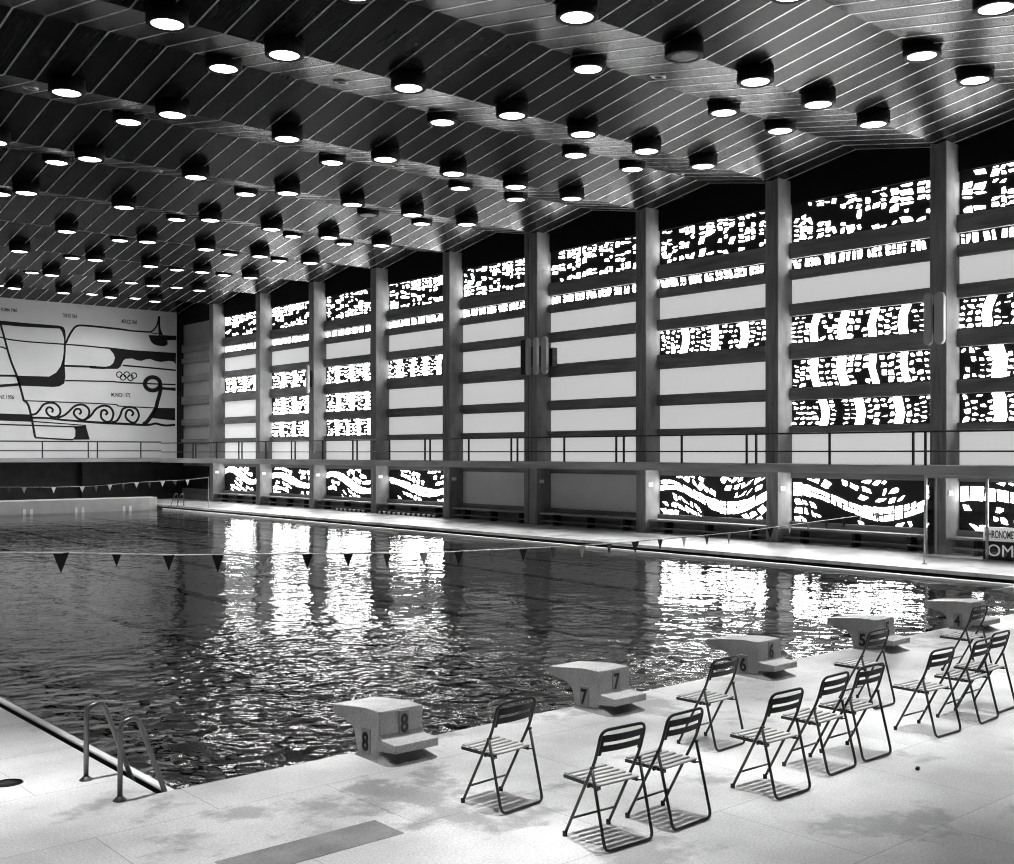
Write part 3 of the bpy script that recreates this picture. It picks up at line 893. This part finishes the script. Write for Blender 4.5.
def lane_rope(y0, y1, lab):
    root = empty('lane_rope', (W-.12, (y0+y1)/2, 0)); L = y1-y0; n = int(L/.16)
    bm = bmesh.new(); tube(bm, [(0, -L/2, .06), (0, L/2, .06)], .01, 6); link_mesh('cable', bm, M['dark'], root)
    for k in range(n):
        y = -L/2+(k+.5)*L/n; bm = bmesh.new()
        pr = [(0, -.055), (.05, -.05), (.06, 0), (.05, .05), (0, .055)]
        rings = []
        for r, t in pr:
            rings.append([bm.verts.new((r*math.cos(a)*1, y+t, .06+r*math.sin(a))) for a in [2*PI*q/10 for q in range(10)]] if r else [bm.verts.new((0, y+t, .06))])
        for A, B in zip(rings, rings[1:]):
            for q in range(10):
                if len(A) == 1: bm.faces.new((A[0], B[q], B[(q+1) % 10]))
                elif len(B) == 1: bm.faces.new((A[q], A[(q+1) % 10], B[0]))
                else: bm.faces.new((A[q], A[(q+1) % 10], B[(q+1) % 10], B[q]))
        fixn(bm); link_mesh('float', bm, M['white'] if k % 2 else M['black'], root, smooth=True)
    tag(root, lab, 'lane rope', 'lane ropes lying along the wall')
lane_rope(33.3, 37.4, 'striped lane rope lying at the foot of the fourth bay, longer one')
lane_rope(38.1, 40.6, 'striped lane rope lying at the foot of the third bay, shorter one')

# ------------------------------------------------------------------ timing booth and its sign
root = empty('glass_booth', (25.12, 12.0, 0))
def bpost(x, y):
    bm = bmesh.new(); box(bm, x-.028, x+.028, y-.028, y+.028, 0, 1.93); bevel_all(bm, .004, 1); link_mesh('post', bm, M['alu'], root)
for x, y in ((0, 1.5), (.47, 1.5), (0, 0), (0, -1.5), (.47, -1.5)): bpost(x, y)
for (x0, x1, y0, y1) in ((-.028, .028, -1.47, 1.47), (0, .45, 1.475, 1.525), (0, .45, -1.525, -1.475)):
    bm = bmesh.new(); box(bm, x0, x1, y0, y1, 1.86, 1.93); link_mesh('top_rail', bm, M['alu'], root)
for (x0, x1, y0, y1) in ((-.004, .004, .03, 1.47), (-.004, .004, -1.47, -.03), (.03, .44, 1.496, 1.504), (.03, .44, -1.504, -1.496)):
    bm = bmesh.new(); box(bm, x0, x1, y0, y1, .02, 1.86); link_mesh('glass_pane', bm, M['glass'], root)
tag(root, 'narrow glazed booth with pale metal posts standing under the gallery', 'booth')
root = empty('timing_sign', (25.22, 12.14, 0))
bm = bmesh.new(); box(bm, 0, .10, -1.55, 0, .0, .43); sp_ = link_mesh('panel', bm, M['black'], root)
bm = bmesh.new(); box(bm, 0, .10, -1.55, 0, .43, .75); up_ = link_mesh('header', bm, M['signglow'], root)
text_mesh('lettering', 'CHRONOMETRAGE', (-.001, -.04, .50), (0, -1, 0), (0, 0, 1), .18, M['black'], up_, width=1.02, depth=.004, bold=.016)
text_mesh('lettering', 'OMEGA', (-.001, -.11, .085), (0, -1, 0), (0, 0, 1), .27, M['signglow'], sp_, width=1.36, depth=.004, bold=0)
tag(root, 'black and white timing sign with large letters standing inside the glass booth', 'sign')

# ------------------------------------------------------------------ mural
STROKES= [[(14.81,8.77,0.15),(16.842,8.791,0.15),(17.897,8.772,0.15),(19.718,8.785,0.112)],[(19.949,8.034,0.075),(19.934,7.54,0.075),(19.904,7.25,0.081),(19.875,6.901,0.081)],[(15.142,8.259,0.052),(16.842,8.088,0.052),(17.051,8.029,0.052),(17.72,7.97,0.052),(18.544,7.943,0.052),(19.942,7.939,0.052),(21.096,7.917,0.054),(22.185,7.876,0.054),(22.254,7.893,0.056)],[(20.003,8.0,0.077),(20.108,8.273,0.077),(20.296,8.629,0.077),(20.485,8.865,0.077),(20.713,8.947,0.077),(21.327,8.955,0.077),(22.78,8.906,0.077),(23.453,8.865,0.064),(24.437,8.876,0.064)],[(24.437,8.876,0.056),(24.645,9.051,0.056),(24.812,9.344,0.056),(24.887,9.752,0.056)],[(24.896,9.753,0.088),(24.916,9.151,0.088),(25.0,8.755,0.18)],[(24.437,8.828,0.032),(24.854,8.817,0.032)],[(19.933,6.854,0.081),(21.446,6.871,0.081),(21.217,6.85,0.096),(21.98,6.848,0.096)],[(22.912,7.028,0.064),(24.349,6.977,0.064),(25.834,6.913,0.064)],[(19.953,6.11,0.051),(22.253,6.157,0.051),(22.651,6.143,0.054),(24.08,6.13,0.054),(25.834,6.138,0.054)],[(24.997,6.03,0.156),(24.949,5.657,0.156),(24.814,5.189,0.156),(24.708,4.816,0.156),(24.468,4.417,0.156),(24.23,4.104,0.156),(24.016,3.962,0.156)],[(18.31,4.196,0.078),(19.148,4.191,0.078),(19.83,4.118,0.078),(20.7,4.068,0.078),(21.732,4.014,0.092),(23.102,3.97,0.092),(24.04,3.935,0.092),(24.42,3.955,0.092),(24.708,4.02,0.092),(24.997,3.96,0.092),(25.289,3.923,0.092),(25.803,3.969,0.092)],[(18.31,4.346,0.078),(18.518,4.394,0.078),(18.685,4.57,0.078),(18.895,4.857,0.078),(19.19,4.965,0.078),(19.488,4.917,0.078),(19.702,4.683,0.078),(19.702,4.421,0.078),(19.53,4.265,0.078),(19.317,4.26,0.078),(19.127,4.364,0.078),(19.029,4.557,0.078),(19.097,4.702,0.078),(19.232,4.732,0.078),(19.351,4.622,0.078),(19.309,4.477,0.078)],[(19.563,4.214,0.081),(19.855,4.319,0.081),(20.1,4.503,0.081),(20.445,4.831,0.081),(20.842,4.913,0.081),(21.143,4.7,0.081),(21.143,4.347,0.081),(20.892,4.14,0.081),(20.593,4.215,0.081),(20.395,4.451,0.081),(20.484,4.663,0.081),(20.673,4.687,0.081),(20.763,4.539,0.081),(20.663,4.417,0.081)],[(20.942,4.141,0.081),(21.244,4.349,0.081),(21.521,4.709,0.086),(21.877,4.891,0.086),(22.237,4.83,0.086),(22.423,4.528,0.086),(22.319,4.148,0.086),(22.051,4.061,0.086),(21.795,4.28,0.086),(21.806,4.585,0.086),(21.98,4.67,0.086),(22.113,4.531,0.086),(22.01,4.417,0.086)],[(22.34,4.046,0.086),(22.599,4.122,0.086),(22.776,4.382,0.086),(22.933,4.746,0.086),(23.28,4.858,0.086),(23.652,4.764,0.086),(23.79,4.404,0.086),(23.598,4.069,0.086),(23.333,4.084,0.086),(23.08,4.337,0.086),(23.154,4.648,0.086),(23.333,4.704,0.086),(23.492,4.543,0.086),(23.386,4.396,0.086)],[(16.842,8.82,0.075),(17.051,8.029,0.075),(17.331,7.002,0.075),(17.668,6.109,0.081),(17.947,5.054,0.081)],[(17.928,5.073,0.081),(18.152,4.846,0.081),(18.321,4.188,0.081),(18.491,3.234,0.081)],[(18.472,3.215,0.061),(19.66,3.146,0.061),(20.346,3.122,0.061)],[(16.122,3.896,0.051),(16.842,3.842,0.051),(18.321,3.818,0.051),(20.992,3.77,0.051)],[(18.369,4.014,0.041),(19.66,3.938,0.041),(21.012,3.861,0.041)],[(16.122,6.203,0.081),(16.842,6.216,0.081),(17.621,6.242,0.081)],[(16.122,5.643,0.101),(16.842,5.719,0.101),(17.714,5.821,0.101)],[(16.153,7.641,0.052),(16.842,7.612,0.052),(16.999,7.592,0.052),(17.138,7.52,0.052)],[(17.928,5.034,0.041),(22.253,4.983,0.041),(22.755,4.895,0.043),(24.839,4.847,0.043)],[(24.964,6.145,0.165),(24.943,6.035,0.165),(24.882,5.935,0.165),(24.788,5.853,0.165),(24.67,5.799,0.165),(24.54,5.777,0.165),(24.41,5.789,0.165),(24.293,5.834,0.165),(24.2,5.908,0.165),(24.141,6.003,0.165),(24.12,6.111,0.165),(24.141,6.219,0.165),(24.2,6.319,0.165),(24.293,6.401,0.165),(24.41,6.456,0.165),(24.54,6.479,0.165),(24.67,6.467,0.165),(24.788,6.423,0.165),(24.882,6.349,0.165),(24.943,6.253,0.165),(24.964,6.145,0.165)],[(22.889,6.546,0.037),(22.87,6.472,0.037),(22.816,6.417,0.037),(22.742,6.394,0.037),(22.668,6.41,0.037),(22.615,6.461,0.037),(22.595,6.532,0.037),(22.615,6.605,0.037),(22.668,6.661,0.037),(22.742,6.684,0.037),(22.816,6.668,0.037),(22.87,6.617,0.037),(22.889,6.546,0.037)],[(23.284,6.564,0.037),(23.264,6.49,0.037),(23.209,6.434,0.037),(23.135,6.411,0.037),(23.061,6.428,0.037),(23.006,6.478,0.037),(22.986,6.55,0.037),(23.006,6.624,0.037),(23.061,6.679,0.037),(23.135,6.702,0.037),(23.209,6.686,0.037),(23.264,6.636,0.037),(23.284,6.564,0.037)],[(23.672,6.527,0.037),(23.652,6.453,0.037),(23.597,6.397,0.037),(23.522,6.374,0.037),(23.447,6.39,0.037),(23.392,6.441,0.037),(23.372,6.513,0.037),(23.392,6.587,0.037),(23.447,6.643,0.037),(23.522,6.666,0.037),(23.597,6.65,0.037),(23.652,6.599,0.037),(23.672,6.527,0.037)],[(23.088,6.409,0.037),(23.069,6.336,0.037),(23.014,6.28,0.037),(22.94,6.258,0.037),(22.866,6.274,0.037),(22.812,6.325,0.037),(22.793,6.396,0.037),(22.812,6.469,0.037),(22.866,6.525,0.037),(22.94,6.548,0.037),(23.014,6.532,0.037),(23.069,6.481,0.037),(23.088,6.409,0.037)],[(23.484,6.404,0.037),(23.464,6.33,0.037),(23.409,6.274,0.037),(23.335,6.252,0.037),(23.26,6.268,0.037),(23.206,6.319,0.037),(23.186,6.391,0.037),(23.206,6.465,0.037),(23.26,6.52,0.037),(23.335,6.543,0.037),(23.409,6.527,0.037),(23.464,6.476,0.037),(23.484,6.404,0.037)]]
FILLS= [[(19.643,8.829),(19.774,8.838),(19.885,8.79),(19.96,8.643),(19.986,8.379),(19.979,7.96),(19.923,7.957),(19.897,8.259),(19.811,8.557),(19.699,8.708),(19.606,8.731)],[(17.575,6.25),(19.177,6.274),(19.515,6.487),(19.738,6.814),(19.875,7.298),(19.943,7.302),(19.933,6.904),(19.972,6.31),(19.914,5.959),(19.66,5.8),(19.37,5.759),(17.714,5.763)],[(24.313,8.707),(24.854,8.725),(25.105,8.762),(25.869,8.767),(25.869,8.551),(25.337,8.504),(25.392,8.378),(25.358,8.255),(25.19,8.175),(24.854,8.174),(24.603,8.238),(24.437,8.396)],[(21.928,7.933),(22.237,7.84),(22.443,7.597),(22.516,7.397),(22.423,7.115),(22.237,6.962),(21.928,6.896),(21.928,6.794),(22.651,6.83),(22.808,6.951),(22.944,7.266),(23.07,7.376),(23.439,7.417),(23.705,7.328),(23.94,7.32),(24.187,7.417),(24.403,7.45),(24.675,7.36),(25.003,7.315),(25.444,7.402),(25.722,7.375),(25.834,7.232),(25.856,7.85),(23.492,7.855),(22.237,7.922)],[(25.055,5.977),(25.435,5.964),(25.828,5.979),(25.828,5.796),(25.289,5.832),(25.036,5.837)],[(24.669,4.861),(25.803,4.868),(25.803,4.203),(25.191,4.247),(24.468,4.311),(24.564,4.581)],[(15.658,4.391),(16.842,4.377),(18.289,4.354),(18.33,4.132),(18.31,3.994),(16.842,4.026),(15.658,4.045)],[(20.405,3.751),(20.992,3.841),(21.203,3.138),(20.306,3.121),(20.464,3.282),(20.474,3.612)]]
TEXTS= [('ROMA 1960', (16.884, 9.428), (17.631, 9.428), 0.135), ('TOKYO 1964', (19.828, 9.37), (20.542, 9.382), 0.154), ('MEXICO 1968', (22.869, 9.306), (23.677, 9.313), 0.168), ('MUNICH 1972', (22.321, 5.452), (23.325, 5.418), 0.165), ('MELBOURNE 1956', (15.931, 5.161), (17.488, 5.128), 0.156)]

root = empty('mural', (16, YF-.001, 2.2))
from mathutils.geometry import tessellate_polygon
def crom(pts, n=8):
    out = []
    for i in range(len(pts)-1):
        p0, p1, p2, p3 = pts[max(i-1, 0)], pts[i], pts[i+1], pts[min(i+2, len(pts)-1)]
        for k in range(n):
            t = k/n
            out.append(tuple(.5*((2*b)+(-a+c)*t+(2*a-5*b+4*c-d)*t*t+(-a+3*b-3*c+d)*t**3) for a, b, c, d in zip(p0, p1, p2, p3)))
    out.append(tuple(pts[-1])); return out
def mural_part(name, polys):
    bm = bmesh.new()
    for p in polys:
        vs = [bm.verts.new((x-16, -.012, z-2.2)) for x, z in p]
        for t in tessellate_polygon([[Vector((x, z, 0)) for x, z in p]]):
            try: bm.faces.new([vs[i] for i in t])
            except ValueError: pass
    r = bmesh.ops.extrude_face_region(bm, geom=list(bm.faces))
    for v in [e for e in r['geom'] if isinstance(e, bmesh.types.BMVert)]: v.co.y = 0
    fixn(bm); return link_mesh(name, bm, M['paint'], root)
for j, s in enumerate(STROKES):
    q = crom([(p[0], p[1], p[2]*1.3) for p in s], 6); bm = bmesh.new(); prev = None
    for i, (x, z, w_) in enumerate(q):
        a = q[max(i-1, 0)]; b = q[min(i+1, len(q)-1)]; d = Vector((b[0]-a[0], b[1]-a[1]))
        if d.length < 1e-6: continue
        d.normalize(); nx_, nz_ = -d.y*w_/2, d.x*w_/2
        cur = [bm.verts.new((x+sx_*nx_-16, yy, z+sx_*nz_-2.2)) for sx_ in (-1, 1) for yy in (-.012, 0)]
        if prev:
            bm.faces.new((prev[0], cur[0], cur[2], prev[2])); bm.faces.new((prev[0], prev[1], cur[1], cur[0])); bm.faces.new((prev[2], cur[2], cur[3], prev[3]))
        prev = cur
    fixn(bm); link_mesh('ring' if j >= len(STROKES)-5 else 'painted_line', bm, M['paint'], root)
mural_part('painted_shape', FILLS[:1])
for f in FILLS[1:]: mural_part('painted_shape', [f])
for t, a, b, hh in TEXTS:
    text_mesh('caption', t, (a[0]-16, -.001, a[1]-2.2-hh/2), (1, 0, 0), (0, 0, 1), hh*1.3, M['paint'], root, width=b[0]-a[0], depth=.006, bold=.012)
tag(root, 'large black line mural of ships, waves and five rings on the pale far wall', 'mural')

# ------------------------------------------------------------------ small things on the deck
root = empty('floor_drain', (2.63, 8.70, 0))
bm = bmesh.new(); lathe(bm, [(0, .004), (.10, .004), (.11, 0)], 20); link_mesh('cover', bm, M['dark'], root)
tag(root, 'small dark round drain cover in the pale deck beside the pool ladder', 'drain')
bm = bmesh.new(); box(bm, -.025, .025, -.015, .015, 0, .022); bevel_all(bm, .006)
o = link_mesh('rubber_stopper', bm, M['rubber']); o.location = (8.08, 4.41, 0); o.rotation_euler = (0, 0, .4)
tag(o, 'tiny black rubber stopper lying on the open deck below the second row of chairs', 'stopper')
